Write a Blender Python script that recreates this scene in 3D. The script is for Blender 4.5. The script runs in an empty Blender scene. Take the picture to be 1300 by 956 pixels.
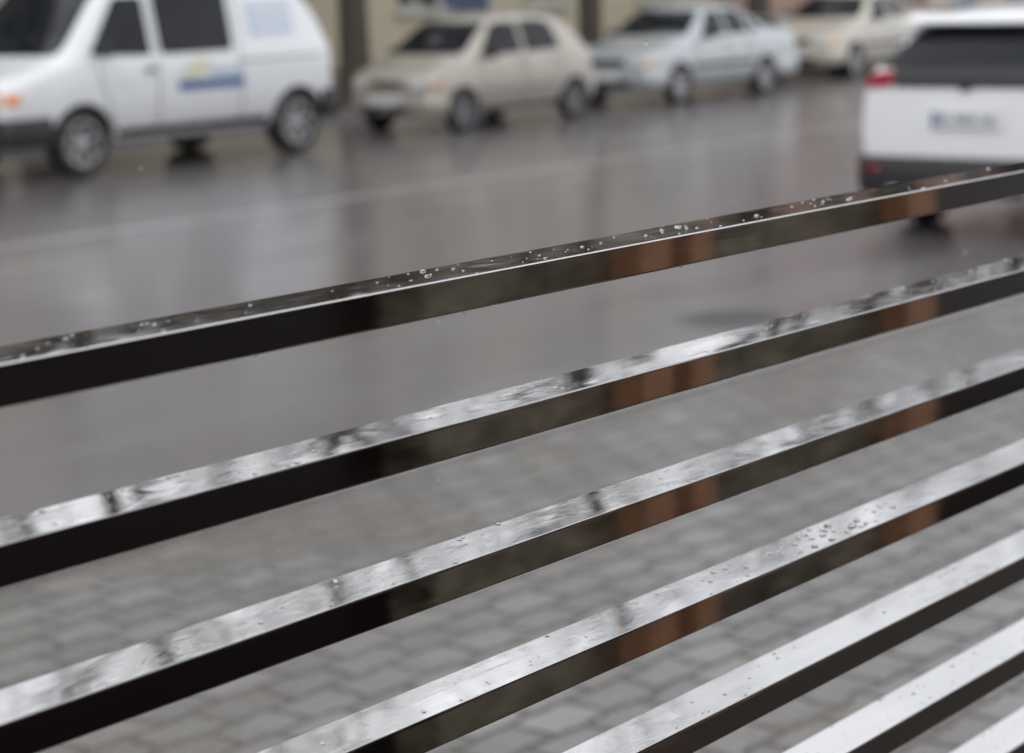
import bpy, bmesh, math, random
from mathutils import Vector, Matrix
from mathutils.bvhtree import BVHTree
random.seed(7)
scn=bpy.context.scene
scn.view_settings.view_transform='Standard'
scn.view_settings.look='None'
scn.view_settings.exposure=0
COL=scn.collection

# ---------------------------------------------------------------- helpers
def link(o,parent=None):
    COL.objects.link(o)
    if parent is not None: o.parent=parent
    return o
def empty(name,loc=(0,0,0),rotz=0,scale=(1,1,1)):
    e=bpy.data.objects.new(name,None); e.location=loc; e.rotation_euler=(0,0,rotz); e.scale=scale
    e.empty_display_size=.2
    return link(e)
def mesh_obj(name,bm,mats,parent=None,smooth=False,angle=None):
    me=bpy.data.meshes.new(name); bm.normal_update(); bm.to_mesh(me); bm.free()
    if not isinstance(mats,(list,tuple)): mats=[mats]
    for m in mats: me.materials.append(m)
    if smooth:
        for p in me.polygons: p.use_smooth=True
    if angle is not None:
        me.shade_smooth() if hasattr(me,'shade_smooth') else None
        try: me.set_sharp_from_angle(angle=math.radians(angle))
        except Exception: pass
    return link(bpy.data.objects.new(name,me),parent)
def bbox(bm,x0,x1,y0,y1,z0,z1,mi=0):
    v=[bm.verts.new(c) for c in ((x0,y0,z0),(x1,y0,z0),(x1,y1,z0),(x0,y1,z0),(x0,y0,z1),(x1,y0,z1),(x1,y1,z1),(x0,y1,z1))]
    for f in ((0,3,2,1),(4,5,6,7),(0,1,5,4),(1,2,6,5),(2,3,7,6),(3,0,4,7)):
        fc=bm.faces.new([v[i] for i in f]); fc.material_index=mi
    return v
def box(name,x0,x1,y0,y1,z0,z1,mat,parent=None,bevel=0,seg=2):
    bm=bmesh.new(); bbox(bm,x0,x1,y0,y1,z0,z1)
    if bevel: bmesh.ops.bevel(bm,geom=bm.edges[:],offset=bevel,segments=seg,affect='EDGES',profile=.5)
    return mesh_obj(name,bm,mat,parent)
def lathe(bm,prof,n=40,axis='y',mi=0):
    rings=[]
    for i in range(n):
        a=2*math.pi*i/n; c,s=math.cos(a),math.sin(a)
        rings.append([bm.verts.new((r*c,t,r*s) if axis=='y' else (r*c,r*s,t)) for r,t in prof])
    for i in range(n):
        A=rings[i];B=rings[(i+1)%n]
        for j in range(len(prof)-1):
            f=bm.faces.new((A[j],A[j+1],B[j+1],B[j])); f.material_index=mi; f.smooth=True

# ---------------------------------------------------------------- materials
class NT:
    def __init__(s,name):
        s.m=bpy.data.materials.new(name); s.m.use_nodes=True; s.t=s.m.node_tree; s.n=s.t.nodes; s.l=s.t.links
        s.b=s.n['Principled BSDF']
    def node(s,ty,**k):
        n=s.n.new(ty)
        for a,b in k.items():
            if hasattr(n,a): setattr(n,a,b)
        return n
    def lk(s,a,b): s.l.new(a,b)
    def coord(s,kind='Object',scale=(1,1,1)):
        tc=s.node('ShaderNodeTexCoord'); mp=s.node('ShaderNodeMapping'); mp.inputs['Scale'].default_value=scale
        s.lk(tc.outputs[kind],mp.inputs['Vector']); return mp.outputs[0]
    def noise(s,vec,scale,detail=4,rough=.55,dist=0):
        n=s.node('ShaderNodeTexNoise'); n.inputs['Scale'].default_value=scale; n.inputs['Detail'].default_value=detail
        n.inputs['Roughness'].default_value=rough; n.inputs['Distortion'].default_value=dist
        s.lk(vec,n.inputs['Vector']); return n.outputs['Fac']
    def ramp(s,fac,stops):
        r=s.node('ShaderNodeValToRGB'); e=r.color_ramp.elements
        while len(e)<len(stops): e.new(.5)
        for i,(p,c) in enumerate(stops):
            e[i].position=p; e[i].color=(c,c,c,1) if not isinstance(c,tuple) else (*c,1)
        s.lk(fac,r.inputs[0]); return r.outputs[0]
    def mix(s,fac,a,b,mode='MIX'):
        m=s.node('ShaderNodeMix'); m.data_type='RGBA'; m.blend_type=mode
        for sock,v in ((m.inputs[0],fac),(m.inputs[6],a),(m.inputs[7],b)):
            if isinstance(v,(int,float)): sock.default_value=v
            elif isinstance(v,tuple): sock.default_value=(*v,1)
            else: s.lk(v,sock)
        return m.outputs[2]
    def math(s,op,a,b,c=None):
        n=s.node('ShaderNodeMath',operation=op)
        for i,v in enumerate((a,b,c)):
            if v is None: continue
            if isinstance(v,(int,float)): n.inputs[i].default_value=v
            else: s.lk(v,n.inputs[i])
        return n.outputs[0]
    def bump(s,h,strength=.3,dist=.01):
        b=s.node('ShaderNodeBump'); b.inputs['Strength'].default_value=strength; b.inputs['Distance'].default_value=dist
        s.lk(h,b.inputs['Height']); s.lk(b.outputs[0],s.b.inputs['Normal']); return b
    def set(s,**k):
        names=dict(col='Base Color',rough='Roughness',metal='Metallic',spec='Specular IOR Level',ior='IOR',coat='Coat Weight',coatr='Coat Roughness',trans='Transmission Weight',coatior='Coat IOR')
        for a,v in k.items():
            sock=s.b.inputs[names[a]]
            if isinstance(v,(int,float)): sock.default_value=v
            elif isinstance(v,tuple): sock.default_value=(*v,1)
            else: s.lk(v,sock)
        return s.m
def simple(name,col,rough=.5,var=.12,scale=6,**k):
    t=NT(name); v=t.coord(); n=t.noise(v,scale,2)
    c=t.mix(n,tuple(x*(1-var) for x in col),tuple(min(1,x*(1+var)) for x in col))
    return t.set(col=c,rough=rough,**k)
def paint(name,col,metal=0,dirt=.5):
    t=NT(name); v=t.coord()
    n=t.noise(v,9,4,.65)
    sep=t.node('ShaderNodeSeparateXYZ'); t.lk(v,sep.inputs[0])
    mr=t.node('ShaderNodeMapRange'); mr.inputs['From Min'].default_value=.95; mr.inputs['From Max'].default_value=.25
    t.lk(sep.outputs['Z'],mr.inputs['Value'])
    f=t.math('MULTIPLY',t.math('MULTIPLY',mr.outputs[0],n),dirt)
    c=t.mix(f,col,(.13,.11,.09))
    r=t.ramp(f,[(0,.3),(.6,.6)])
    return t.set(col=c,rough=r,metal=metal,coat=.7,coatr=.06)

M={}
M['white']=paint('white_paint',(.72,.74,.76),0,.55)
M['white2']=paint('white_pearl_paint',(.74,.75,.77),0,.3)
M['beige']=paint('champagne_paint',(.41,.38,.33),.25,.6)
M['silver']=paint('silver_paint',(.46,.49,.51),.35,.5)
M['cream']=paint('cream_paint',(.52,.49,.42),.1,.5)
M['glass']=simple('car_glass',(.010,.012,.014),.06,.1,spec=.25)
M['black']=simple('black_plastic',(.018,.018,.02),.5,.2)
M['under']=simple('wheel_well',(.008,.008,.008),.8,.2)
M['rubber']=simple('tyre_rubber',(.022,.021,.021),.6,.2,20)
M['alloy']=simple('alloy_wheel',(.40,.40,.41),.4,.2,12,metal=.4)
M['steelw']=simple('wheel_cover',(.20,.20,.205),.45,.2,12,metal=.2)
M['lamp']=simple('headlamp_glass',(.55,.57,.58),.12,.25,22,coat=1)
M['orange']=simple('indicator_lens',(.80,.26,.04),.2,.1)
M['red']=simple('tail_lens',(.26,.005,.018),.3,.2,spec=.3)
M['plate']=simple('number_plate',(.60,.62,.64),.35,.05)
M['blue']=simple('blue_vinyl',(.035,.09,.26),.4,.1)
M['yellow']=simple('yellow_vinyl',(.64,.65,.48),.4,.1)
M['lightblue']=simple('pale_blue_vinyl',(.36,.48,.64),.4,.1)
M['chrome']=simple('chrome_trim',(.6,.6,.6),.12,.1,metal=1)

def m_asphalt():
    t=NT('wet_asphalt'); v=t.coord()
    big=t.noise(v,.35,3,.6,.4); fine=t.noise(v,55,2,.7); mid=t.noise(t.coord(scale=(.25,1.3,1)),1.1,3,.6,.2)
    c=t.mix(big,(.088,.077,.081),(.145,.130,.135)); c=t.mix(t.ramp(mid,[(.35,0),(.7,1)]),c,(.110,.097,.100))
    c=t.mix(t.ramp(fine,[(.55,0),(.75,.35)]),c,(.22,.21,.21))
    r=t.ramp(mid,[(.3,.28),(.55,.36),(.8,.46)])
    t.bump(fine,.12,.004)
    return t.set(col=c,rough=r,ior=1.5,spec=.6,coat=.75,coatr=t.ramp(mid,[(.3,.11),(.8,.28)]),coatior=1.36)
def m_marking():
    t=NT('worn_road_paint'); v=t.coord(); n=t.noise(v,7,4,.7)
    c=t.mix(t.ramp(n,[(.35,0),(.58,1)]),(.17,.155,.157),(.48,.46,.46))
    return t.set(col=c,rough=.38,coat=.6,coatr=.22,coatior=1.36)
def m_pavers():
    t=NT('wet_pavers'); v=t.coord()
    nz=t.node('ShaderNodeTexNoise'); nz.inputs['Scale'].default_value=6; nz.inputs['Detail'].default_value=2; t.lk(v,nz.inputs['Vector'])
    off=t.node('ShaderNodeVectorMath',operation='MULTIPLY_ADD'); t.lk(nz.outputs['Color'],off.inputs[0]); off.inputs[1].default_value=(.085,.085,0); t.lk(v,off.inputs[2])
    br=t.node('ShaderNodeTexBrick'); t.lk(off.outputs[0],br.inputs['Vector'])
    br.inputs['Scale'].default_value=1; br.inputs['Brick Width'].default_value=.25; br.inputs['Row Height'].default_value=.16
    br.inputs['Mortar Size'].default_value=.019; br.inputs['Mortar Smooth'].default_value=.9; br.inputs['Bias'].default_value=-.1
    br.inputs['Color1'].default_value=(.115,.110,.104,1); br.inputs['Color2'].default_value=(.21,.20,.19,1); br.inputs['Mortar'].default_value=(.030,.026,.021,1)
    n=t.noise(v,.9,4,.65); n2=t.noise(v,40,2,.6)
    c=t.mix(t.ramp(n,[(.42,0),(.66,.75)]),br.outputs['Color'],(.080,.065,.047))
    c=t.mix(t.ramp(n2,[(.4,0),(.8,.3)]),c,(.26,.25,.245))
    inv=t.math('SUBTRACT',1,br.outputs['Fac'])
    ad=t.math('MULTIPLY_ADD',n2,.12,inv)
    t.bump(ad,.6,.012)
    return t.set(col=c,rough=t.ramp(n,[(.3,.16),(.7,.30)]),ior=1.5)
def m_steel_rail():
    t=NT('polished_stainless_wet'); v=t.coord()
    st=t.noise(t.coord(scale=(1.0,14,22)),3,2,.5)
    blot=t.noise(t.coord(scale=(.55,1.5,1)),24,3,.5,.3)
    bl=t.ramp(blot,[(.50,0),(.60,1)])
    film=t.noise(t.coord(scale=(.45,1.2,1.2)),9,2,.4,.2)
    g=t.node('ShaderNodeNewGeometry'); s=t.node('ShaderNodeSeparateXYZ'); t.lk(g.outputs['True Normal'],s.inputs[0])
    up=t.ramp(s.outputs['Z'],[(.5,0),(.9,1)])
    mu=t.math('MULTIPLY',bl,up); mf=t.math('MULTIPLY',film,up)
    a=t.math('MULTIPLY_ADD',mu,.03,mf)
    a=t.math('MULTIPLY_ADD',st,.06,a)
    t.bump(a,.38,.0020)
    rr=t.mix(mu,t.ramp(st,[(.3,.02),(.7,.05)]),(.065,.065,.065))
    c=t.mix(st,(.58,.575,.57),(.66,.655,.65))
    return t.set(col=c,rough=rr,metal=1)
def m_plaster(name,col):
    t=NT(name); v=t.coord(); n=t.noise(v,.7,4,.6); n2=t.noise(v,25,2)
    c=t.mix(t.ramp(n,[(.3,0),(.75,.5)]),col,tuple(x*.6 for x in col)); t.bump(n2,.2,.01)
    return t.set(col=c,rough=.8)
def m_bark():
    t=NT('bark'); v=t.coord(scale=(5,5,1.1)); n=t.noise(v,4,4,.7,.4)
    c=t.mix(n,(.03,.025,.02),(.12,.10,.08)); t.bump(n,.8,.05)
    return t.set(col=c,rough=.85)
def m_shopwall():
    t=NT('olive_stone_wall'); v=t.coord(scale=(1,1,3)); n=t.noise(v,5,5,.7,.6); n2=t.noise(t.coord(),1.3,3)
    c=t.mix(t.ramp(n,[(.35,0),(.65,1)]),(.02,.016,.010),(.28,.235,.165)); c=t.mix(t.ramp(n2,[(.35,0),(.65,.6)]),c,(.05,.04,.028))
    return t.set(col=c,rough=.5)
M['asphalt']=m_asphalt(); M['marking']=m_marking(); M['pavers']=m_pavers(); M['rail']=m_steel_rail(); M['bark']=m_bark()
M['kerb']=m_plaster('kerb_concrete',(.24,.23,.225))
M['earth']=m_plaster('earth',(.09,.08,.06))
M['flag']=m_plaster('far_paving',(.15,.14,.135))
M['creamw']=m_plaster('cream_plaster',(.52,.46,.34)); M['pinkw']=m_plaster('pink_plaster',(.52,.35,.29)); M['greyw']=m_plaster('grey_plaster',(.42,.40,.38))
M['plinth']=m_plaster('stone_plinth',(.26,.23,.19))
M['win']=simple('window_glass',(.03,.04,.055),.08,.2,spec=.7)
M['frame']=simple('window_frame',(.5,.49,.46),.5)
M['roof']=simple('roof_metal',(.22,.21,.205),.35,.2)
M['doorb']=simple('painted_door',(.05,.07,.13),.45)
M['shopwall']=m_shopwall()
M['dark']=simple('dark_door',(.010,.004,.005),.3)
M['wood']=simple('brown_timber',(.33,.165,.09),.5,.45,14)
M['tile']=m_plaster('porch_tile',(.06,.048,.040))
M['iron']=simple('cast_iron',(.07,.064,.064),.4,.3,30)
M['hedge']=simple('hedge_leaf',(.05,.07,.03),.6,.4,8)
t=NT('water'); t.set(col=(1,1,1),rough=0.0,trans=1.0,ior=1.333); M['water']=t.m

# ---------------------------------------------------------------- camera
F=3000.0;H=2.07;p=math.radians(9.14);phi=math.radians(38.5);rho=math.radians(1.72)
Fh=Vector((math.cos(phi),math.sin(phi),0));R0=Vector((math.sin(phi),-math.cos(phi),0))
fwd=Fh*math.cos(p)-Vector((0,0,math.sin(p)));U0=Fh*math.sin(p)+Vector((0,0,math.cos(p)))
R=R0*math.cos(rho)-U0*math.sin(rho);U=R0*math.sin(rho)+U0*math.cos(rho)
cam=bpy.data.cameras.new('camera'); co=bpy.data.objects.new('camera',cam); link(co)
mw=Matrix((R,U,-fwd)).transposed().to_4x4(); mw.translation=Vector((0,0,H)); co.matrix_world=mw
cam.sensor_width=36; cam.lens=36*F/1300; cam.shift_y=-45/1300; cam.clip_end=2000; cam.clip_start=.05
cam.dof.use_dof=True; cam.dof.focus_distance=2.2; cam.dof.aperture_fstop=5.2; cam.dof.aperture_blades=9
scn.camera=co

# ---------------------------------------------------------------- light
w=bpy.data.worlds.new('World'); scn.world=w; w.use_nodes=True
wn=w.node_tree.nodes; wl=w.node_tree.links; bg=wn['Background']
sky=wn.new('ShaderNodeTexSky'); sky.sky_type='NISHITA'; sky.sun_disc=False
SE=math.radians(50); SA=math.radians(250)
sky.sun_elevation=SE; sky.sun_rotation=SA; sky.air_density=1.5; sky.dust_density=4
hs=wn.new('ShaderNodeHueSaturation'); hs.inputs['Saturation'].default_value=.12; wl.new(sky.outputs[0],hs.inputs['Color'])
tcw=wn.new('ShaderNodeTexCoord'); cn=wn.new('ShaderNodeTexNoise'); cn.inputs['Scale'].default_value=3.2; cn.inputs['Detail'].default_value=4
wl.new(tcw.outputs['Generated'],cn.inputs['Vector'])
cr=wn.new('ShaderNodeValToRGB'); cr.color_ramp.elements[0].position=.36; cr.color_ramp.elements[0].color=(7.9,8.1,8.6,1)
cr.color_ramp.elements[1].position=.64; cr.color_ramp.elements[1].color=(12.4,12.6,13.0,1); wl.new(cn.outputs['Fac'],cr.inputs[0])
mx=wn.new('ShaderNodeMix'); mx.data_type='RGBA'; mx.inputs[0].default_value=.75
wl.new(hs.outputs[0],mx.inputs[6]); wl.new(cr.outputs[0],mx.inputs[7])
wl.new(mx.outputs[2],bg.inputs['Color']); bg.inputs['Strength'].default_value=.15
sd=bpy.data.lights.new('sun','SUN'); sd.energy=.55; sd.angle=math.radians(25); sd.color=(1,.98,.95)
so=bpy.data.objects.new('sun',sd); link(so)
sdir=Vector((math.sin(SA)*math.cos(SE),math.cos(SA)*math.cos(SE),math.sin(SE)))
so.rotation_euler=sdir.to_track_quat('Z','Y').to_euler(); so.location=(0,0,30)

# ---------------------------------------------------------------- ground
def sheet(name,x0,x1,y0,y1,z,mat):
    bm=bmesh.new(); vs=[bm.verts.new(c) for c in ((x0,y0,z),(x1,y0,z),(x1,y1,z),(x0,y1,z))]; bm.faces.new(vs)
    return mesh_obj(name,bm,mat)
sheet('ground',-600,600,-600,600,-.012,M['earth'])
sheet('road',-200,300,6.2,21.7,0,M['asphalt'])
box('pavement',-200,300,.9,6.1,-.02,.06,M['pavers'])
box('kerb',-200,300,6.1,6.25,-.02,.075,M['kerb'],bevel=.012)
box('pavement',-200,300,21.85,24.6,-.02,.12,M['flag'])
box('kerb',-200,300,21.7,21.85,-.02,.135,M['kerb'],bevel=.012)
sheet('road_marking',-120,200,14.26,14.42,.004,M['marking'])
bm=bmesh.new(); lathe(bm,[(0,.006),(.27,.006),(.28,.003),(.30,.003),(.31,.008),(.34,.008),(.35,.001)],40,'z')
for i in range(-4,5):
    hw=math.sqrt(.25**2-(i*.055)**2)
    bbox(bm,-hw,hw,i*.055-.012,i*.055+.012,.004,.010)
mh=mesh_obj('manhole_cover',bm,M['iron']); mh.location=(11.3,7.35,0)

# ---------------------------------------------------------------- buildings
def facade_building(name,x0,x1,y,depth,h,floors,wall,doors=(),wspace=2.9,ww=1.15):
    e=empty(name,(0,0,0))
    L=x1-x0; n=max(1,int(L/wspace)); sp=L/n; fh=(h-.5)/floors
    xs=[x0]
    for i in range(n):
        cx=x0+sp*(i+.5); xs+= [cx-ww/2,cx+ww/2]
    xs.append(x1)
    zs=[0]
    for f in range(floors):
        b=f*fh+1.35; zs+= [b,b+min(1.7,fh-1.5)]
    zs.append(h)
    bm=bmesh.new(); fr=bmesh.new(); gl=bmesh.new()
    def q(b,pts,mi=0):
        f=b.faces.new([b.verts.new(c) for c in pts]); f.material_index=mi
    rd=.16
    for i in range(len(xs)-1):
        for j in range(len(zs)-1):
            a,b,c,d=xs[i],xs[i+1],zs[j],zs[j+1]
            if i%2==1 and j%2==1:
                q(bm,[(a,y,c),(a,y+rd,c),(a,y+rd,d),(a,y,d)]); q(bm,[(b,y,c),(b,y,d),(b,y+rd,d),(b,y+rd,c)])
                q(bm,[(a,y,d),(a,y+rd,d),(b,y+rd,d),(b,y,d)]); q(bm,[(a,y,c),(b,y,c),(b,y+rd,c),(a,y+rd,c)])
                q(gl,[(a,y+rd,c),(b,y+rd,c),(b,y+rd,d),(a,y+rd,d)])
                for (u0,u1,v0,v1) in ((a,a+.07,c,d),(b-.07,b,c,d),(a+.07,b-.07,c,c+.07),(a+.07,b-.07,d-.07,d),((a+b)/2-.03,(a+b)/2+.03,c+.07,d-.07),(a+.07,(a+b)/2-.03,c+(d-c)*.68,c+(d-c)*.68+.05),((a+b)/2+.03,b-.07,c+(d-c)*.68,c+(d-c)*.68+.05)):
                    bbox(fr,u0,u1,y+rd-.05,y+rd-.003,v0,v1)
                bbox(fr,a-.08,b+.08,y-.1,y-.002,c-.08,c-.01)
            else:
                q(bm,[(a,y,c),(b,y,c),(b,y,d),(a,y,d)])
    q(bm,[(x0,y,0),(x0,y+depth,0),(x0,y+depth,h),(x0,y,h)]); q(bm,[(x1,y,0),(x1,y,h),(x1,y+depth,h),(x1,y+depth,0)])
    q(bm,[(x0,y+depth,0),(x1,y+depth,0),(x1,y+depth,h),(x0,y+depth,h)])
    mesh_obj('walls',bm,wall,e); mesh_obj('window_panes',gl,M['win'],e); mesh_obj('window_frames',fr,M['frame'],e)
    bm=bmesh.new(); cur=x0+.01
    for (d0,d1) in sorted(doors):
        bbox(bm,cur,d0-.1,y-.06,y-.003,0,.55); cur=d1+.1
    bbox(bm,cur,x1-.01,y-.06,y-.003,0,.55)
    mesh_obj('plinth',bm,M['plinth'],e)
    box('cornice',x0-.02,x1+.02,y-.35,y-.004,h-.3,h-.02,M['frame'],e,bevel=.04)
    bm=bmesh.new(); A=[(x0-.3,y-.45,h),(x1+.3,y-.45,h),(x1+.3,y+depth+.3,h),(x0-.3,y+depth+.3,h)]
    v=[bm.verts.new(c) for c in A]; r1=bm.verts.new((x0+2,y+depth/2,h+1.3)); r2=bm.verts.new((x1-2,y+depth/2,h+1.3))
    bm.faces.new((v[0],v[1],r2,r1)); bm.faces.new((v[2],v[3],r1,r2)); bm.faces.new((v[1],v[2],r2)); bm.faces.new((v[3],v[0],r1)); bm.faces.new((v[3],v[2],v[1],v[0]))
    mesh_obj('roof',bm,M['roof'],e)
    bm=bmesh.new(); x=x0+3
    while x<x1-3:
        bbox(bm,x,x+.9,y+depth/2-.6,y+depth/2-.1,h+.9,h+2.0); bbox(bm,x-.06,x+.96,y+depth/2-.66,y+depth/2-.04,h+2.002,h+2.1); x+=6.3
    mesh_obj('chimneys',bm,M['plinth'],e)
    for d0,d1 in doors:
        box('door',d0,d1,y-.055,y-.005,.1,2.35,M['doorb'],e,bevel=.01)
        bm=bmesh.new(); bbox(bm,d0-.09,d0-.003,y-.09,y-.003,0,2.45); bbox(bm,d1+.003,d1+.09,y-.09,y-.003,0,2.45); bbox(bm,d0-.09,d1+.09,y-.09,y-.003,2.453,2.56)
        mesh_obj('door_surround',bm,M['frame'],e)
    bm=bmesh.new(); lathe(bm,[(.055,.1),(.055,h-.3)],14,'z'); o=mesh_obj('downpipe',bm,M['roof'],e); o.location=(x0+.5,y-.12,0)
    return e
facade_building('cream_house',17.5,37,24.6,9,6.2,2,M['creamw'],doors=((29.3,30.5),))
facade_building('pink_house',37.3,62,24.8,9,6.6,2,M['pinkw'],doors=((47,48.1),))
facade_building('grey_house',-14,17.2,24.6,9,6.4,2,M['greyw'],doors=((4,5.1),))
facade_building('cream_house',62.4,95,24.6,9,6.8,2,M['creamw'])

# near building behind the railing
e=empty('shop_building')
yw=-.45; FL=.16
bm=bmesh.new()
bbox(bm,3.93,6.52,yw-.3,yw,FL,3.6)
bbox(bm,9.2,26,yw-.3,yw,0,3.6)
bbox(bm,-22,-4,yw-.3,yw,0,3.6)
bbox(bm,-22,26,yw-6,yw-.302,0,5.4)
mesh_obj('walls',bm,M['shopwall'],e)
bm=bmesh.new(); bbox(bm,-3.998,3.928,yw-.25,yw-.12,FL,3.5); bbox(bm,6.522,9.198,yw-.25,yw-.12,FL,3.5); mesh_obj('dark_doors',bm,M['dark'],e)
bm=bmesh.new(); bbox(bm,-22,26,yw-.298,yw+.0,3.602,5.4); mesh_obj('upper_wall',bm,M['creamw'],e)
bm=bmesh.new()
for a,b in ((4.69,4.83),(4.93,5.04),(6.22,6.42)): bbox(bm,a,b,yw+.003,yw+.09,FL,3.29)
bbox(bm,-4,9.2,yw+.004,yw+.07,3.3,3.5)
mesh_obj('timber_pilasters',bm,M['wood'],e)
box('added_shade_canopy',-4.2,9.4,yw+.1,.75,3.62,3.78,M['dark'],e,bevel=.02)  # unseen roof, added to keep daylight off the shop wall
box('porch',-4.2,9.4,yw-.1,1.62,0,FL,M['tile'],e,bevel=.01)

# ---------------------------------------------------------------- railing (runs very slightly skew to the street, falling gently)
rl=empty('steel_railing',(1.637,1.3,1.8)); rl.rotation_euler=(0,math.radians(.61),math.radians(2.42))
DW=.066
def bar(name,x0,x1,y0,y1,z0,z1,parent,bv=.0022):
    bm=bmesh.new(); bbox(bm,x0,x1,y0,y1,z0,z1)
    bmesh.ops.bevel(bm,geom=bm.edges[:],offset=bv,segments=5,affect='EDGES',profile=.5)
    return mesh_obj(name,bm,M['rail'],parent)
RZ=[-.1262*k for k in range(12)]
for k,z in enumerate(RZ):
    bar('rail_%d'%(k+1),-2.8,3.6,0,DW,z-.031,z,rl)
for i,x in enumerate((-2.87,3.67)):
    bar('post_%d'%(i+1),x-.065,x+.065,-.01,DW+.014,-1.70,.035,rl)
bm=bmesh.new()
tmpl=bmesh.new(); bmesh.ops.create_icosphere(tmpl,subdivisions=2,radius=1)
tv=[v.co.copy() for v in tmpl.verts]; tf=[[v.index for v in f.verts] for f in tmpl.faces]; tmpl.free()
def drop(x,y,z,r,h,sx=1,b=None):
    b=b or bm
    vs=[b.verts.new((x+c.x*r*sx,y+c.y*r,z+c.z*h)) for c in tv]
    for f in tf:
        g=b.faces.new([vs[i] for i in f]); g.smooth=True
for k,z in enumerate(RZ[:7]):
    cl=[random.uniform(-.8,1.4) for _ in range(8)]
    for i in range(150):
        if random.random()<.55: x=random.gauss(random.choice(cl),.05)
        else: x=random.uniform(-.9,1.8)
        y=random.uniform(.004,DW-.004)
        r=random.choice((.0006,.0007,.0009,.0012,.0015,.0022))*random.uniform(.8,1.25)
        drop(x,y,z,r,r*.6,random.uniform(.9,1.4))
for i in range(22):
    r=random.uniform(.002,.0042); drop(.56+random.gauss(.10,.06),random.uniform(.01,.05),RZ[3],r,r*.65,random.uniform(.9,1.6))
for k,z in enumerate(RZ[:7]):
    for i in range(5):
        r=random.uniform(.0012,.002); drop(random.uniform(-.8,1.6),.0035,z-.031,r,r*1.0)
mesh_obj('water_beads',bm,M['water'],rl)
rb=bmesh.new()
for i in range(150):
    d=random.uniform(2.5,11); a=phi+random.uniform(-.3,.3)
    drop(d*math.cos(a),max(1.6,d*math.sin(a)),H-random.uniform(-.05,.33)*d,.0012,.0034,1,rb)
mesh_obj('raindrops',rb,M['water'])

# ---------------------------------------------------------------- trees
def tree_curve(seed,h=11):
    rnd=random.Random(seed)
    cu=bpy.data.curves.new('bare_tree','CURVE'); cu.dimensions='3D'; cu.fill_mode='FULL'; cu.bevel_depth=1; cu.bevel_resolution=1; cu.use_fill_caps=False
    def spl(pts):
        s=cu.splines.new('POLY'); s.points.add(len(pts)-1)
        for q,(c,r) in zip(s.points,pts): q.co=(*c,1); q.radius=r
    def branch(pos,d,L,r,lv):
        n=(9,5,4,3)[lv]; pts=[(pos.copy(),r)]; cur=pos.copy(); dd=d.copy(); nodes=[]
        for i in range(n):
            dd=(dd+Vector((rnd.uniform(-1,1),rnd.uniform(-1,1),rnd.uniform(-.4,.7)))*(.05 if lv==0 else .17)).normalized()
            cur=cur+dd*L/n; rr=max(.007,r*(1-(.55 if lv==0 else .75)*(i+1)/n)); pts.append((cur.copy(),rr)); nodes.append((cur.copy(),dd.copy(),rr,(i+1)/n))
        spl(pts)
        if lv>=3: return
        for c,d2,rr,t in nodes:
            if lv==0 and t<.34: continue
            for _ in range(2+(1 if t==1 else 0)):
                ax=Vector((rnd.uniform(-1,1),rnd.uniform(-1,1),rnd.uniform(-.2,.4))).normalized()
                nd=(d2*.65+ax*.85).normalized()
                if rnd.random()<(.88 if lv<2 else .85): branch(c,nd,L*(.42 if lv==0 else .55)*rnd.uniform(.8,1.15),rr*.6,lv+1)
    branch(Vector((0,0,-.05)),Vector((0,0,1)),h*.78,.23,0)
    s=cu.splines.new('POLY'); s.points.add(2)
    for q,c,r in zip(s.points,((0,0,-.1),(0,0,.15),(0,0,.7)),(.34,.29,.22)): q.co=(*c,1); q.radius=r
    cu.materials.append(M['bark']); return cu
tc=[tree_curve(3,11),tree_curve(11,9.8)]
for i,x in enumerate((7.3,13.1,18.9,24.6,30.1,35.0,39.9,44.9,50,56)):
    o=bpy.data.objects.new('street_tree',tc[i%2]); o.location=(x,22.2,.12); o.rotation_euler=(0,0,i*1.9); link(o)

bm=bmesh.new()
for i in range(2600):
    c=Vector((random.uniform(37.6,46),24.3+random.gauss(0,.17),.15+abs(random.gauss(.4,.25))))
    s=random.uniform(.03,.07); a=[Vector([random.uniform(-1,1) for _ in range(3)]).normalized()*s for _ in range(3)]
    bm.faces.new([bm.verts.new(c+q) for q in a])
mesh_obj('hedge',bm,M['hedge'])

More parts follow.
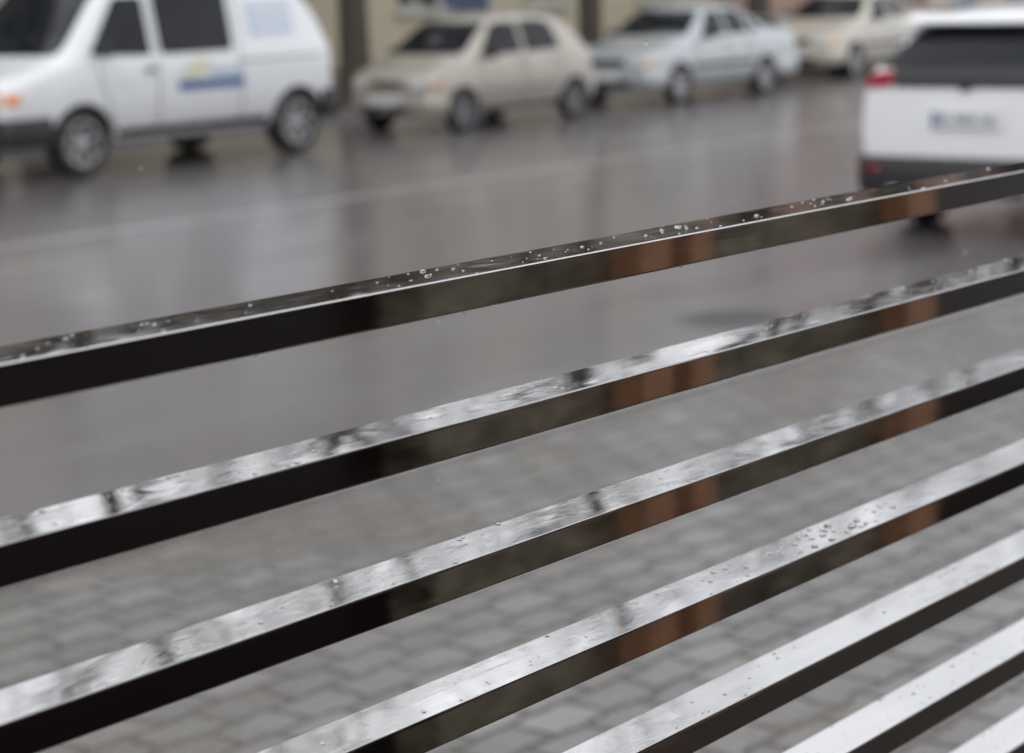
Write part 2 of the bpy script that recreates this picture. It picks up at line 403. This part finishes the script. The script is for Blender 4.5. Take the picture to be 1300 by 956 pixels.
# ---------------------------------------------------------------- vehicles
def body_mesh(name,st,arches,mat,parent):
    bm=bmesh.new(); rings=[]
    for s in st:
        x,zb,wb,zm,wm,zs,ws,zt,wt=s[:9]; cr=s[9] if len(s)>9 else .015
        z5=zs+min(.03,.4*(zt-zs)); z6=zt-min(.06,.25*(zt-zs))
        half=[(0,zb),(wb-.1,zb),(wb,zb+.06),(wm,zm),(ws,zs),(ws-.025,z5),(wt,z6),(wt-.09,zt),(0,zt+cr)]
        n=len(half)
        Lf=[bm.verts.new((x,-a,b)) for a,b in half]
        Rt=[Lf[0]]+[bm.verts.new((x,a,b)) for a,b in half[1:-1]]+[Lf[-1]]
        rings.append((Lf,Rt))
    n=9
    for (A,B),(C,D) in zip(rings,rings[1:]):
        for k in range(n-1):
            bm.faces.new((A[k],A[k+1],C[k+1],C[k])); bm.faces.new((B[k],D[k],D[k+1],B[k+1]))
    for (A,B),fl in ((rings[0],0),(rings[-1],1)):
        for k in range(n-1):
            vs=[]
            for v in (A[k],A[k+1],B[k+1],B[k]):
                if v not in vs: vs.append(v)
            bm.faces.new(vs if fl else vs[::-1])
    bmesh.ops.recalc_face_normals(bm,faces=bm.faces[:])
    me=bpy.data.meshes.new(name); bm.to_mesh(me); bm.free()
    o=bpy.data.objects.new(name,me); COL.objects.link(o)
    ss=o.modifiers.new('s','SUBSURF'); ss.levels=2; ss.render_levels=2
    me.materials.append(mat); me.materials.append(M['under'])
    cutters=[]
    for (ax,ar,hw) in arches:
        for sgn in (-1,1):
            cb=bmesh.new(); bmesh.ops.create_cone(cb,cap_ends=True,segments=40,radius1=ar,radius2=ar,depth=.56)
            cm=bpy.data.meshes.new('c'); cb.to_mesh(cm); cb.free(); cm.materials.append(M['under'])
            c=bpy.data.objects.new('c',cm); c.rotation_euler=(math.pi/2,0,0); c.location=(ax,sgn*(hw),ar*.86); COL.objects.link(c); cutters.append(c)
            bo=o.modifiers.new('b','BOOLEAN'); bo.operation='DIFFERENCE'; bo.object=c; bo.solver='EXACT'
            try: bo.material_mode='TRANSFER'
            except Exception: pass
    bpy.context.view_layer.update()
    dg=bpy.context.evaluated_depsgraph_get()
    nm=bpy.data.meshes.new_from_object(o.evaluated_get(dg))
    bpy.data.objects.remove(o)
    for c in cutters: bpy.data.objects.remove(c)
    for pl in nm.polygons: pl.use_smooth=True
    try: nm.set_sharp_from_angle(angle=math.radians(40))
    except Exception: pass
    nm.name=name
    ob=bpy.data.objects.new(name,nm); link(ob,parent)
    bvh=BVHTree.FromPolygons([v.co for v in nm.vertices],[tuple(q.vertices) for q in nm.polygons])
    return ob,bvh
def rounded(poly,r,seg=4):
    out=[];n=len(poly)
    for i in range(n):
        P=Vector(poly[i]);A=Vector(poly[i-1]);B=Vector(poly[(i+1)%n])
        a=(A-P);b=(B-P); rr=min(r,a.length*.45,b.length*.45); a=P+a.normalized()*rr; b=P+b.normalized()*rr
        for j in range(seg+1):
            t=j/seg; out.append(tuple(a*(1-t)**2+P*2*t*(1-t)+b*t*t))
    return out
def patch(name,bvh,poly,axis,side,mat,parent,off=.006,r=.03,step=.05):
    if r: poly=rounded(poly,r)
    bm=bmesh.new(); bm.faces.new([bm.verts.new((a,b,0)) for a,b in poly])
    xs=[q[0] for q in poly]; ys=[q[1] for q in poly]
    for ax,lo,hi in ((0,min(xs),max(xs)),(1,min(ys),max(ys))):
        t=lo+step
        while t<hi-1e-4:
            pc=[0,0,0]; pn=[0,0,0]; pc[ax]=t; pn[ax]=1
            bmesh.ops.bisect_plane(bm,geom=bm.verts[:]+bm.edges[:]+bm.faces[:],plane_co=pc,plane_no=pn); t+=step
    bad=[]
    for v in bm.verts:
        a,b=v.co.x,v.co.y
        if axis=='y': o=Vector((a,side*6,b)); d=Vector((0,-side,0))
        elif axis=='x': o=Vector((-6 if side<0 else 12,a,b)); d=Vector((-side,0,0))
        else: o=Vector((a,b,6)); d=Vector((0,0,-1))
        hit=bvh.ray_cast(o,d)
        if hit[0] is None: bad.append(v)
        else: v.co=hit[0]-d*off
    if bad: bmesh.ops.delete(bm,geom=bad,context='VERTS')
    bmesh.ops.recalc_face_normals(bm,faces=bm.faces[:])
    return mesh_obj(name,bm,mat,parent,smooth=True)
def band(name,x_in,x_out,w,z0,z1,mat,parent,th=.06,cr=.16,bulge=.05):
    s=1 if x_out>x_in else -1
    pts=[(x_in,-w)]
    for j in range(7):
        a=math.pi/2*j/6; pts.append((x_out-s*cr*(1-math.sin(a))-s*bulge,-(w-cr*(1-math.cos(a)))))
    for j in range(1,6):
        t=j/6; y=-(w-cr)+2*(w-cr)*t; pts.append((x_out-s*bulge*abs(y/(w-cr))**2*1.0,y))
    for j in range(6,-1,-1):
        a=math.pi/2*j/6; pts.append((x_out-s*cr*(1-math.sin(a))-s*bulge,(w-cr*(1-math.cos(a)))))
    pts.append((x_in,w))
    bm=bmesh.new(); secs=[]
    for i,(x,y) in enumerate(pts):
        a=pts[max(0,i-1)]; b=pts[min(len(pts)-1,i+1)]; tx,ty=b[0]-a[0],b[1]-a[1]; l=math.hypot(tx,ty) or 1
        nx,ny=-ty/l,tx/l
        if (nx*(x-(x_in))+ny*y)<0: nx,ny=-nx,-ny
        h=z1-z0
        sec=[(-th,z0),(-.02,z0),(0,z0+.03),(.008,z0+h*.5),(0,z1-.03),(-.02,z1),(-th,z1)]
        secs.append([bm.verts.new((x+nx*o,y+ny*o,z)) for o,z in sec])
    for A,B in zip(secs,secs[1:]):
        for k in range(7): bm.faces.new((A[k],A[(k+1)%7],B[(k+1)%7],B[k]))
    bm.faces.new(secs[0]); bm.faces.new(secs[-1][::-1])
    bmesh.ops.recalc_face_normals(bm,faces=bm.faces[:])
    return mesh_obj(name,bm,mat,parent,angle=50)
def wheel(name,x,y,r,wd,side,parent,rimmat,spokes=5,rimf=.66):
    bm=bmesh.new(); rr=r*rimf; h=wd/2
    lathe(bm,[(rr,-h*.8),(rr+.02,-h),(r*.9,-h),(r*.975,-h*.8),(r,-h*.45),(r,h*.45),(r*.975,h*.8),(r*.9,h),(rr+.02,h),(rr,h*.8)],44,'y',0)
    s=side
    lathe(bm,[(rr,s*h*.8),(rr-.012,s*h*.86),(rr-.03,s*h*.7),(rr-.04,s*h*.1),(.0,s*h*.05)],44,'y',1)
    lathe(bm,[(rr+.004,s*h*.84),(rr-.014,s*h*.90),(rr-.022,s*h*.84)],44,'y',2)
    lathe(bm,[(.0,s*h*.72),(.05,s*h*.72),(.065,s*h*.6),(.07,s*h*.2)],24,'y',2)
    for i in range(spokes):
        a=2*math.pi*i/spokes+.3; ca,sa=math.cos(a),math.sin(a)
        def P(u,v,t): return (u*ca-v*sa,s*t*h,u*sa+v*ca)
        w0=.034 if spokes<=6 else .02; w1=w0*1.1
        a0=[P(.04,-w0,.25),P(.04,w0,.25),P(rr-.02,w1,.35),P(rr-.02,-w1,.35)]
        a1=[P(.04,-w0*.7,.62),P(.04,w0*.7,.62),P(rr-.02,w1*.7,.78),P(rr-.02,-w1*.7,.78)]
        v0=[bm.verts.new(c) for c in a0]; v1=[bm.verts.new(c) for c in a1]
        f=[bm.faces.new(v1)]
        for k in range(4): f.append(bm.faces.new((v0[k],v0[(k+1)%4],v1[(k+1)%4],v1[k])))
        for g in f: g.material_index=2
    bmesh.ops.recalc_face_normals(bm,faces=bm.faces[:])
    o=mesh_obj(name,bm,[M['rubber'],M['under'],rimmat],parent); o.location=(x,y,r)
    return o
def wheels(parent,xf,xr,hw,r,wd,rim,spokes):
    for n,x in (('front',xf),('rear',xr)):
        for s,sn in ((-1,'right'),(1,'left')):
            wheel('wheel_%s_%s'%(n,sn),x,s*(hw-wd/2-.005),r,wd,s,parent,rim,spokes)
def mirror(parent,x,y,z,s,mat):
    bm=bmesh.new(); bbox(bm,-.05,.05,0,.20,-.07,.07)
    bmesh.ops.bevel(bm,geom=bm.edges[:],offset=.035,segments=3,affect='EDGES')
    if s<0:
        for v in bm.verts: v.co.y*=-1
        bmesh.ops.recalc_face_normals(bm,faces=bm.faces[:])
    o=mesh_obj('wing_mirror',bm,mat,parent,smooth=True); o.location=(x,y,z)
def both(fn):
    for s in (-1,1): fn(s)

def make_van():
    e=empty('white_van',(15.26,19.36,0),0,(1.09,1.06,1.06))
    st=[(0.00,.35,.66,.6,.74,.80,.72,.90,.62,.0),(0.05,.28,.78,.6,.85,.88,.82,.97,.72,.01),(0.45,.26,.84,.6,.91,1.0,.88,1.07,.78,.03),
        (0.76,.26,.85,.6,.92,1.08,.905,1.16,.82,.03),(1.05,.26,.85,.6,.92,1.10,.91,1.50,.80,.02),(1.38,.26,.85,.6,.92,1.10,.915,1.86,.75,.02),(1.6,.26,.85,.6,.92,1.10,.915,1.92,.75,.03),
        (2.5,.26,.85,.6,.92,1.10,.92,1.95,.77,.03),(3.2,.26,.85,.6,.92,1.10,.92,1.95,.77,.03),(3.75,.28,.85,.6,.92,1.10,.91,1.92,.74,.02),(3.98,.3,.84,.6,.915,1.10,.905,1.84,.72,.02),
        (4.34,.35,.82,.6,.90,1.10,.88,1.50,.72,.01),(4.46,.40,.78,.6,.86,1.06,.84,1.24,.70,.0)]
    b,bv=body_mesh('body',st,[(.90,.39,.95),(3.82,.39,.95)],M['white'],e)
    wheels(e,.90,3.82,.90,.335,.21,M['alloy'],7)
    g=M['glass']
    patch('windscreen',bv,[(-.74,1.18),(.74,1.18),(.64,1.80),(-.64,1.80)],'x',-1,g,e,r=.08)
    patch('rear_window',bv,[(-.62,1.22),(.62,1.22),(.58,1.68),(-.58,1.68)],'x',1,g,e,r=.08)
    def sidef(s):
        patch('door_window',bv,[(1.03,1.17),(1.80,1.14),(1.80,1.72),(1.45,1.72)],'y',s,g,e,r=.05)
        patch('side_window',bv,[(1.92,1.14),(2.90,1.14),(2.90,1.74),(1.92,1.74)],'y',s,g,e,r=.07)
        for x in (1.86,2.98,): patch('door_seam',bv,[(x,.42),(x+.014,.42),(x+.014,1.8),(x,1.8)],'y',s,M['black'],e,off=.003,r=0)
        patch('door_seam',bv,[(1.30,.42),(1.315,.42),(1.10,1.08),(1.085,1.08)],'y',s,M['black'],e,off=.003,r=0)
        patch('slide_rail',bv,[(2.98,1.02),(4.2,1.02),(4.2,1.035),(2.98,1.035)],'y',s,M['black'],e,off=.006,r=0)
        patch('door_handle',bv,[(1.68,.98),(1.82,.98),(1.82,1.02),(1.68,1.02)],'y',s,M['black'],e,off=.02,r=.01)
        patch('sill_trim',bv,[(1.34,.36),(3.38,.36),(3.38,.44),(1.34,.44)],'y',s,M['black'],e,off=.008,r=.01)
        mirror(e,1.12,s*.90,1.22,s,M['black'])
        patch('headlamp',bv,[(s*.42,.72),(s*.74,.72),(s*.74,.88),(s*.42,.88)],'x',-1,M['lamp'],e,off=.012,r=.03)
        patch('indicator',bv,[(.03,.75),(.20,.76),(.18,.84),(.03,.85)],'y',s,M['orange'],e,off=.014,r=.02)
        patch('tail_lamp',bv,[(s*.70,.75),(s*.84,.75),(s*.84,1.05),(s*.70,1.05)],'x',1,M['red'],e,off=.012,r=.02)
    both(sidef)
    patch('decal_band',bv,[(2.12,.77),(3.02,.77),(3.02,.86),(2.12,.86)],'y',-1,M['blue'],e,off=.009,r=.01)
    patch('decal_logo',bv,[(2.14,.90),(2.40,.88),(2.62,1.04),(2.34,1.09)],'y',-1,M['yellow'],e,off=.009,r=.05)
    patch('decal_logo_text',bv,[(2.55,.90),(2.98,.90),(2.98,.95),(2.55,.95)],'y',-1,M['lightblue'],e,off=.010,r=.01)
    for i,z in enumerate((1.28,1.40,1.52)):
        x=3.16
        for L in (.22,.13,.26):
            patch('decal_lettering',bv,[(x,z),(x+L,z),(x+L,z+.055),(x,z+.055)],'y',-1,M['lightblue'],e,off=.008,r=.01); x+=L+.03
    patch('grille',bv,[(-.40,.72),(.40,.72),(.40,.87),(-.40,.87)],'x',-1,M['black'],e,off=.010,r=.02)
    band('front_bumper',.50,-.07,.935,.34,.62,M['black'],e,th=.12)
    band('rear_bumper',4.18,4.56,.935,.36,.66,M['black'],e,th=.12)
    box('number_plate',-.095,-.08,-.26,.26,.42,.53,M['plate'],e,bevel=.003)
    box('rear_axle',3.78,3.86,-.75,.75,.27,.35,M['under'],e,bevel=.02)
    return e
make_van()

def make_hatch(name,loc,paintm,sc):
    e=empty(name,loc,0,sc)
    st=[(0.00,.30,.48,.48,.58,.62,.54,.69,.46,.0),(0.07,.22,.62,.48,.69,.71,.66,.78,.57,.01),(0.42,.2,.68,.5,.74,.82,.70,.88,.60,.03),(0.74,.2,.69,.5,.75,.90,.71,.97,.63,.03),
        (1.12,.2,.69,.5,.75,.92,.715,1.27,.60,.02),(1.42,.2,.69,.5,.75,.93,.72,1.44,.56,.02),(1.8,.2,.69,.5,.75,.94,.72,1.49,.56,.02),(2.5,.2,.69,.5,.75,.95,.72,1.48,.55,.02),
        (2.95,.2,.69,.5,.75,.96,.71,1.42,.53,.02),(3.22,.22,.68,.5,.74,.96,.70,1.28,.53,.01),(3.38,.24,.66,.5,.72,.94,.67,1.07,.56,.01),(3.47,.28,.62,.5,.68,.82,.62,.90,.54,.0),(3.5,.32,.54,.5,.62,.76,.56,.83,.48,.0)]
    b,bv=body_mesh('body',st,[(.62,.32,.80),(2.96,.32,.80)],paintm,e)
    wheels(e,.62,2.96,.745,.275,.16,M['steelw'],8)
    g=M['glass']
    patch('windscreen',bv,[(-.60,.99),(.60,.99),(.50,1.38),(-.50,1.38)],'x',-1,g,e,r=.07)
    patch('rear_window',bv,[(-.52,1.0),(.52,1.0),(.46,1.34),(-.46,1.34)],'x',1,g,e,r=.07)
    def sidef(s):
        patch('door_window',bv,[(1.00,.955),(1.86,.965),(1.86,1.37),(1.40,1.36)],'y',s,g,e,r=.05)
        patch('rear_door_window',bv,[(1.95,.965),(2.70,.985),(2.62,1.30),(2.45,1.37),(1.95,1.38)],'y',s,g,e,r=.05)
        for x in (1.90,): patch('door_seam',bv,[(x,.32),(x+.012,.32),(x+.012,1.38),(x,1.38)],'y',s,M['black'],e,off=.003,r=0)
        patch('door_seam',bv,[(1.02,.32),(1.032,.32),(1.0,.92),(.988,.92)],'y',s,M['black'],e,off=.003,r=0)
        patch('door_seam',bv,[(2.60,.5),(2.612,.5),(2.76,.96),(2.748,.96)],'y',s,M['black'],e,off=.003,r=0)
        patch('rub_strip',bv,[(1.02,.50),(2.56,.50),(2.56,.52),(1.02,.52)],'y',s,M['black'],e,off=.008,r=.005)
        for x in (1.74,2.46): patch('door_handle',bv,[(x,.83),(x+.12,.83),(x+.12,.86),(x,.86)],'y',s,M['black'],e,off=.014,r=.01)
        mirror(e,1.12,s*.70,.99,s,M['black'])
        lamp=[(s*(.46+.115*math.cos(2*math.pi*i/14)),.645+.075*math.sin(2*math.pi*i/14)) for i in range(14)]
        patch('headlamp',bv,lamp,'x',-1,M['lamp'],e,off=.014,r=0)
        patch('indicator',bv,[(.14,.60),(.22,.61),(.20,.66),(.14,.66)],'y',s,M['orange'],e,off=.010,r=.01)
        patch('tail_lamp',bv,[(s*.46,.72),(s*.62,.72),(s*.60,.95),(s*.48,.95)],'x',1,M['red'],e,off=.012,r=.02)
    both(sidef)
    patch('grille',bv,[(-.22,.62),(.22,.62),(.20,.68),(-.20,.68)],'x',-1,M['black'],e,off=.010,r=.02)
    band('front_bumper',.30,-.06,.735,.25,.50,paintm,e,th=.12,cr=.24,bulge=.07)
    band('rear_bumper',3.28,3.56,.735,.27,.52,paintm,e,th=.12,cr=.2,bulge=.05)
    box('bumper_intake',-.062,-.048,-.35,.35,.29,.36,M['black'],e,bevel=.004)
    box('number_plate',-.078,-.064,-.26,.26,.375,.485,M['plate'],e,bevel=.003)
    return e
make_hatch('beige_hatchback_car',(21.95,19.30,0),M['beige'],(.975,1.0,.96))

def make_sedan(name,loc,paintm,sc,rot=0,spoiler=True):
    e=empty(name,loc,rot,sc)
    st=[(0.00,.30,.60,.48,.68,.60,.66,.68,.58,.0),(0.06,.22,.70,.48,.77,.66,.75,.74,.68,.01),(0.6,.2,.76,.5,.81,.79,.77,.85,.68,.03),(1.14,.2,.77,.5,.82,.87,.78,.94,.70,.03),
        (1.52,.2,.77,.5,.82,.89,.78,1.20,.65,.02),(1.84,.2,.77,.5,.82,.90,.78,1.37,.59,.02),(2.2,.2,.77,.5,.82,.91,.78,1.41,.58,.02),(2.85,.2,.77,.5,.82,.92,.78,1.38,.57,.02),
        (3.2,.2,.77,.5,.82,.93,.78,1.22,.60,.02),(3.5,.22,.77,.5,.82,.93,.77,1.02,.68,.02),(4.1,.24,.75,.5,.80,.93,.76,1.0,.68,.02),(4.28,.28,.72,.5,.78,.86,.74,.95,.66,.01),(4.33,.32,.66,.5,.72,.80,.68,.88,.60,.0)]
    b,bv=body_mesh('body',st,[(.80,.33,.86),(3.26,.33,.86)],paintm,e)
    wheels(e,.80,3.26,.81,.285,.175,M['alloy'],6)
    g=M['glass']
    patch('windscreen',bv,[(-.66,.975),(.66,.975),(.53,1.32),(-.53,1.32)],'x',-1,g,e,r=.06)
    patch('rear_window',bv,[(-.62,1.04),(.62,1.04),(.52,1.31),(-.52,1.31)],'x',1,g,e,r=.06)
    def sidef(s):
        patch('door_window',bv,[(1.46,.935),(2.16,.945),(2.16,1.31),(1.84,1.29)],'y',s,g,e,r=.04)
        patch('rear_door_window',bv,[(2.24,.945),(2.84,.955),(2.80,1.27),(2.24,1.315)],'y',s,g,e,r=.04)
        patch('quarter_window',bv,[(2.92,.965),(3.22,.975),(2.90,1.24)],'y',s,g,e,r=.03)
        for a,c in ((2.19,2.19),(1.25,1.25),(2.80,2.87)): patch('door_seam',bv,[(a,.32),(a+.012,.32),(c+.012,.92),(c,.92)],'y',s,M['black'],e,off=.003,r=0)
        patch('rub_strip',bv,[(1.16,.50),(2.9,.50),(2.9,.56),(1.16,.56)],'y',s,M['black'],e,off=.008,r=.01)
        for x in (2.02,2.66): patch('door_handle',bv,[(x,.81),(x+.12,.81),(x+.12,.84),(x,.84)],'y',s,M['black'],e,off=.014,r=.01)
        mirror(e,1.55,s*.76,.98,s,M['black'])
        patch('headlamp',bv,[(s*.36,.57),(s*.66,.58),(s*.68,.68),(s*.36,.69)],'x',-1,M['lamp'],e,off=.014,r=.02)
        patch('indicator',bv,[(.02,.58),(.14,.59),(.13,.66),(.02,.66)],'y',s,M['orange'],e,off=.012,r=.01)
        patch('tail_lamp',bv,[(s*.40,.68),(s*.68,.68),(s*.68,.82),(s*.40,.82)],'x',1,M['red'],e,off=.012,r=.02)
    both(sidef)
    patch('grille',bv,[(-.32,.58),(.32,.58),(.32,.68),(-.32,.68)],'x',-1,M['black'],e,off=.010,r=.02)
    band('front_bumper',.44,-.06,.80,.26,.52,paintm,e,th=.12,cr=.18)
    band('rear_bumper',3.62,4.40,.80,.27,.55,paintm,e,th=.12,cr=.18)
    box('bumper_intake',-.064,-.05,-.45,.45,.29,.36,M['black'],e,bevel=.004)
    box('number_plate',-.078,-.064,-.26,.26,.375,.485,M['plate'],e,bevel=.003)
    if spoiler:
        bm=bmesh.new(); bbox(bm,4.06,4.26,-.64,.64,1.12,1.15); bbox(bm,4.08,4.20,-.62,-.56,.98,1.119); bbox(bm,4.08,4.20,.56,.62,.98,1.119)
        mesh_obj('boot_spoiler',bm,paintm,e)
    return e
make_sedan('silver_sedan_car',(27.05,19.70,0),M['silver'],(.91,1.0,.98))
make_sedan('cream_sedan_car',(33.4,20.55,0),M['cream'],(.95,1.0,1.0),math.radians(3),False)

def make_suv():
    e=empty('white_suv',(15.26+4.45,7.94,0),math.pi,(1,1,1))
    st=[(0.00,.35,.60,.6,.70,.80,.68,.88,.60,.0),(0.1,.25,.75,.6,.85,.90,.82,.98,.72,.01),(0.9,.22,.82,.6,.90,1.0,.86,1.07,.76,.03),(1.25,.22,.83,.6,.91,1.04,.87,1.13,.77,.03),
        (1.75,.22,.83,.6,.915,1.05,.88,1.45,.70,.02),(2.1,.22,.83,.6,.915,1.06,.88,1.59,.66,.02),(2.8,.22,.83,.6,.915,1.07,.88,1.64,.65,.02),(3.6,.22,.83,.6,.92,1.09,.88,1.62,.64,.02),
        (4.05,.26,.83,.62,.92,1.12,.87,1.57,.62,.01),(4.20,.28,.83,.64,.91,1.14,.86,1.48,.62,.01),(4.36,.30,.82,.66,.90,1.14,.85,1.27,.74,.0),(4.43,.34,.80,.68,.89,1.09,.83,1.19,.76,.0),(4.45,.40,.74,.68,.84,1.04,.78,1.12,.72,.0)]
    b,bv=body_mesh('body',st,[(.92,.40,.95),(3.58,.40,.95)],M['white2'],e)
    wheels(e,.92,3.58,.91,.35,.225,M['alloy'],5)
    g=M['glass']
    patch('windscreen',bv,[(-.72,1.15),(.72,1.15),(.60,1.53),(-.60,1.53)],'x',-1,g,e,r=.06)
    patch('rear_window',bv,[(-.74,1.215),(.74,1.215),(.60,1.52),(-.60,1.52)],'x',1,g,e,r=.06)
    patch('tailgate_band',bv,[(-.575,1.08),(.575,1.08),(.60,1.222),(-.60,1.222)],'x',1,M['black'],e,off=.010,r=.01)
    def sidef(s):
        patch('door_window',bv,[(1.70,1.10),(2.45,1.11),(2.45,1.51),(2.05,1.49)],'y',s,g,e,r=.05)
        patch('rear_door_window',bv,[(2.52,1.11),(3.40,1.13),(3.40,1.50),(2.52,1.52)],'y',s,g,e,r=.05)
        patch('quarter_window',bv,[(3.46,1.15),(4.05,1.24),(3.80,1.47),(3.46,1.49)],'y',s,g,e,r=.04)
        patch('tail_lamp',bv,[(s*.585,1.09),(s*.87,1.07),(s*.86,1.17),(s*.585,1.205)],'x',1,M['red'],e,off=.016,r=.02)
        patch('tail_lamp_side',bv,[(4.10,1.09),(4.36,1.07),(4.36,1.18),(4.14,1.17)],'y',s,M['red'],e,off=.012,r=.02)
        patch('headlamp',bv,[(s*.40,.78),(s*.68,.80),(s*.66,.90),(s*.40,.86)],'x',-1,M['lamp'],e,off=.014,r=.02)
        patch('sill_cladding',bv,[(1.36,.30),(3.14,.30),(3.14,.46),(1.36,.46)],'y',s,M['black'],e,off=.010,r=.02)
        for a in (1.45,2.48,3.30): patch('door_seam',bv,[(a,.47),(a+.012,.47),(a+.012,1.08),(a,1.08)],'y',s,M['black'],e,off=.003,r=0)
        patch('rear_reflector',bv,[(s*.66,.48),(s*.80,.48),(s*.80,.51),(s*.66,.51)],'x',1,M['red'],e,off=.07,r=.008)
        mirror(e,1.72,s*.86,1.12,s,M['white2'])
        box('roof_rail',1.9,3.9,s*.60-.02,s*.60+.02,1.645,1.675,M['chrome'],e,bevel=.008)
        box('exhaust_tip',4.40,4.50,s*.55-.07,s*.55+.07,.31,.36,M['chrome'],e,bevel=.01)
    both(sidef)
    patch('grille',bv,[(-.35,.62),(.35,.62),(.33,.84),(-.33,.84)],'x',-1,M['black'],e,off=.010,r=.02)
    band('front_bumper',.50,-.06,.93,.30,.55,M['black'],e,th=.12,cr=.22)
    band('rear_bumper',4.02,4.52,.935,.30,.58,M['black'],e,th=.14,cr=.16)
    bm=bmesh.new(); vs=[(4.02,-.62,1.60),(4.28,-.60,1.55),(4.28,.60,1.55),(4.02,.62,1.60),(4.02,-.62,1.555),(4.28,-.60,1.53),(4.28,.60,1.53),(4.02,.62,1.555)]
    v=[bm.verts.new(c) for c in vs]
    for f in ((0,1,2,3),(7,6,5,4),(0,4,5,1),(1,5,6,2),(2,6,7,3),(3,7,4,0)): bm.faces.new([v[i] for i in f])
    mesh_obj('roof_spoiler',bm,M['white2'],e)
    patch('badge',bv,[(-.05,1.06),(.05,1.06),(.04,1.13),(-.04,1.13)],'x',1,M['black'],e,off=.02,r=.02)
    box('wiper',4.30,4.32,-.32,.05,1.235,1.25,M['black'],e)
    patch('plate_recess',bv,[(-.34,.78),(.34,.78),(.34,.95),(-.34,.95)],'x',1,M['white2'],e,off=.008,r=.03)
    box('number_plate',4.465,4.48,-.26,.26,.80,.915,M['plate'],e,bevel=.003)
    box('plate_band',4.4805,4.484,-.258,-.215,.805,.91,M['blue'],e)
    bm=bmesh.new()
    y=-.19
    for i,wd in enumerate((.035,.035,0,.035,.035,.035,.035,0,.035,.035)):
        if wd:
            bbox(bm,4.4805,4.483,y,y+.007,.83,.885); bbox(bm,4.4805,4.483,y+wd-.015,y+wd-.008,.83,.885); bbox(bm,4.4805,4.483,y+.0072,y+wd-.0152,random.choice((.83,.855,.878)),.885)
        y+=.042
    mesh_obj('plate_characters',bm,M['black'],e)
    return e
make_suv()
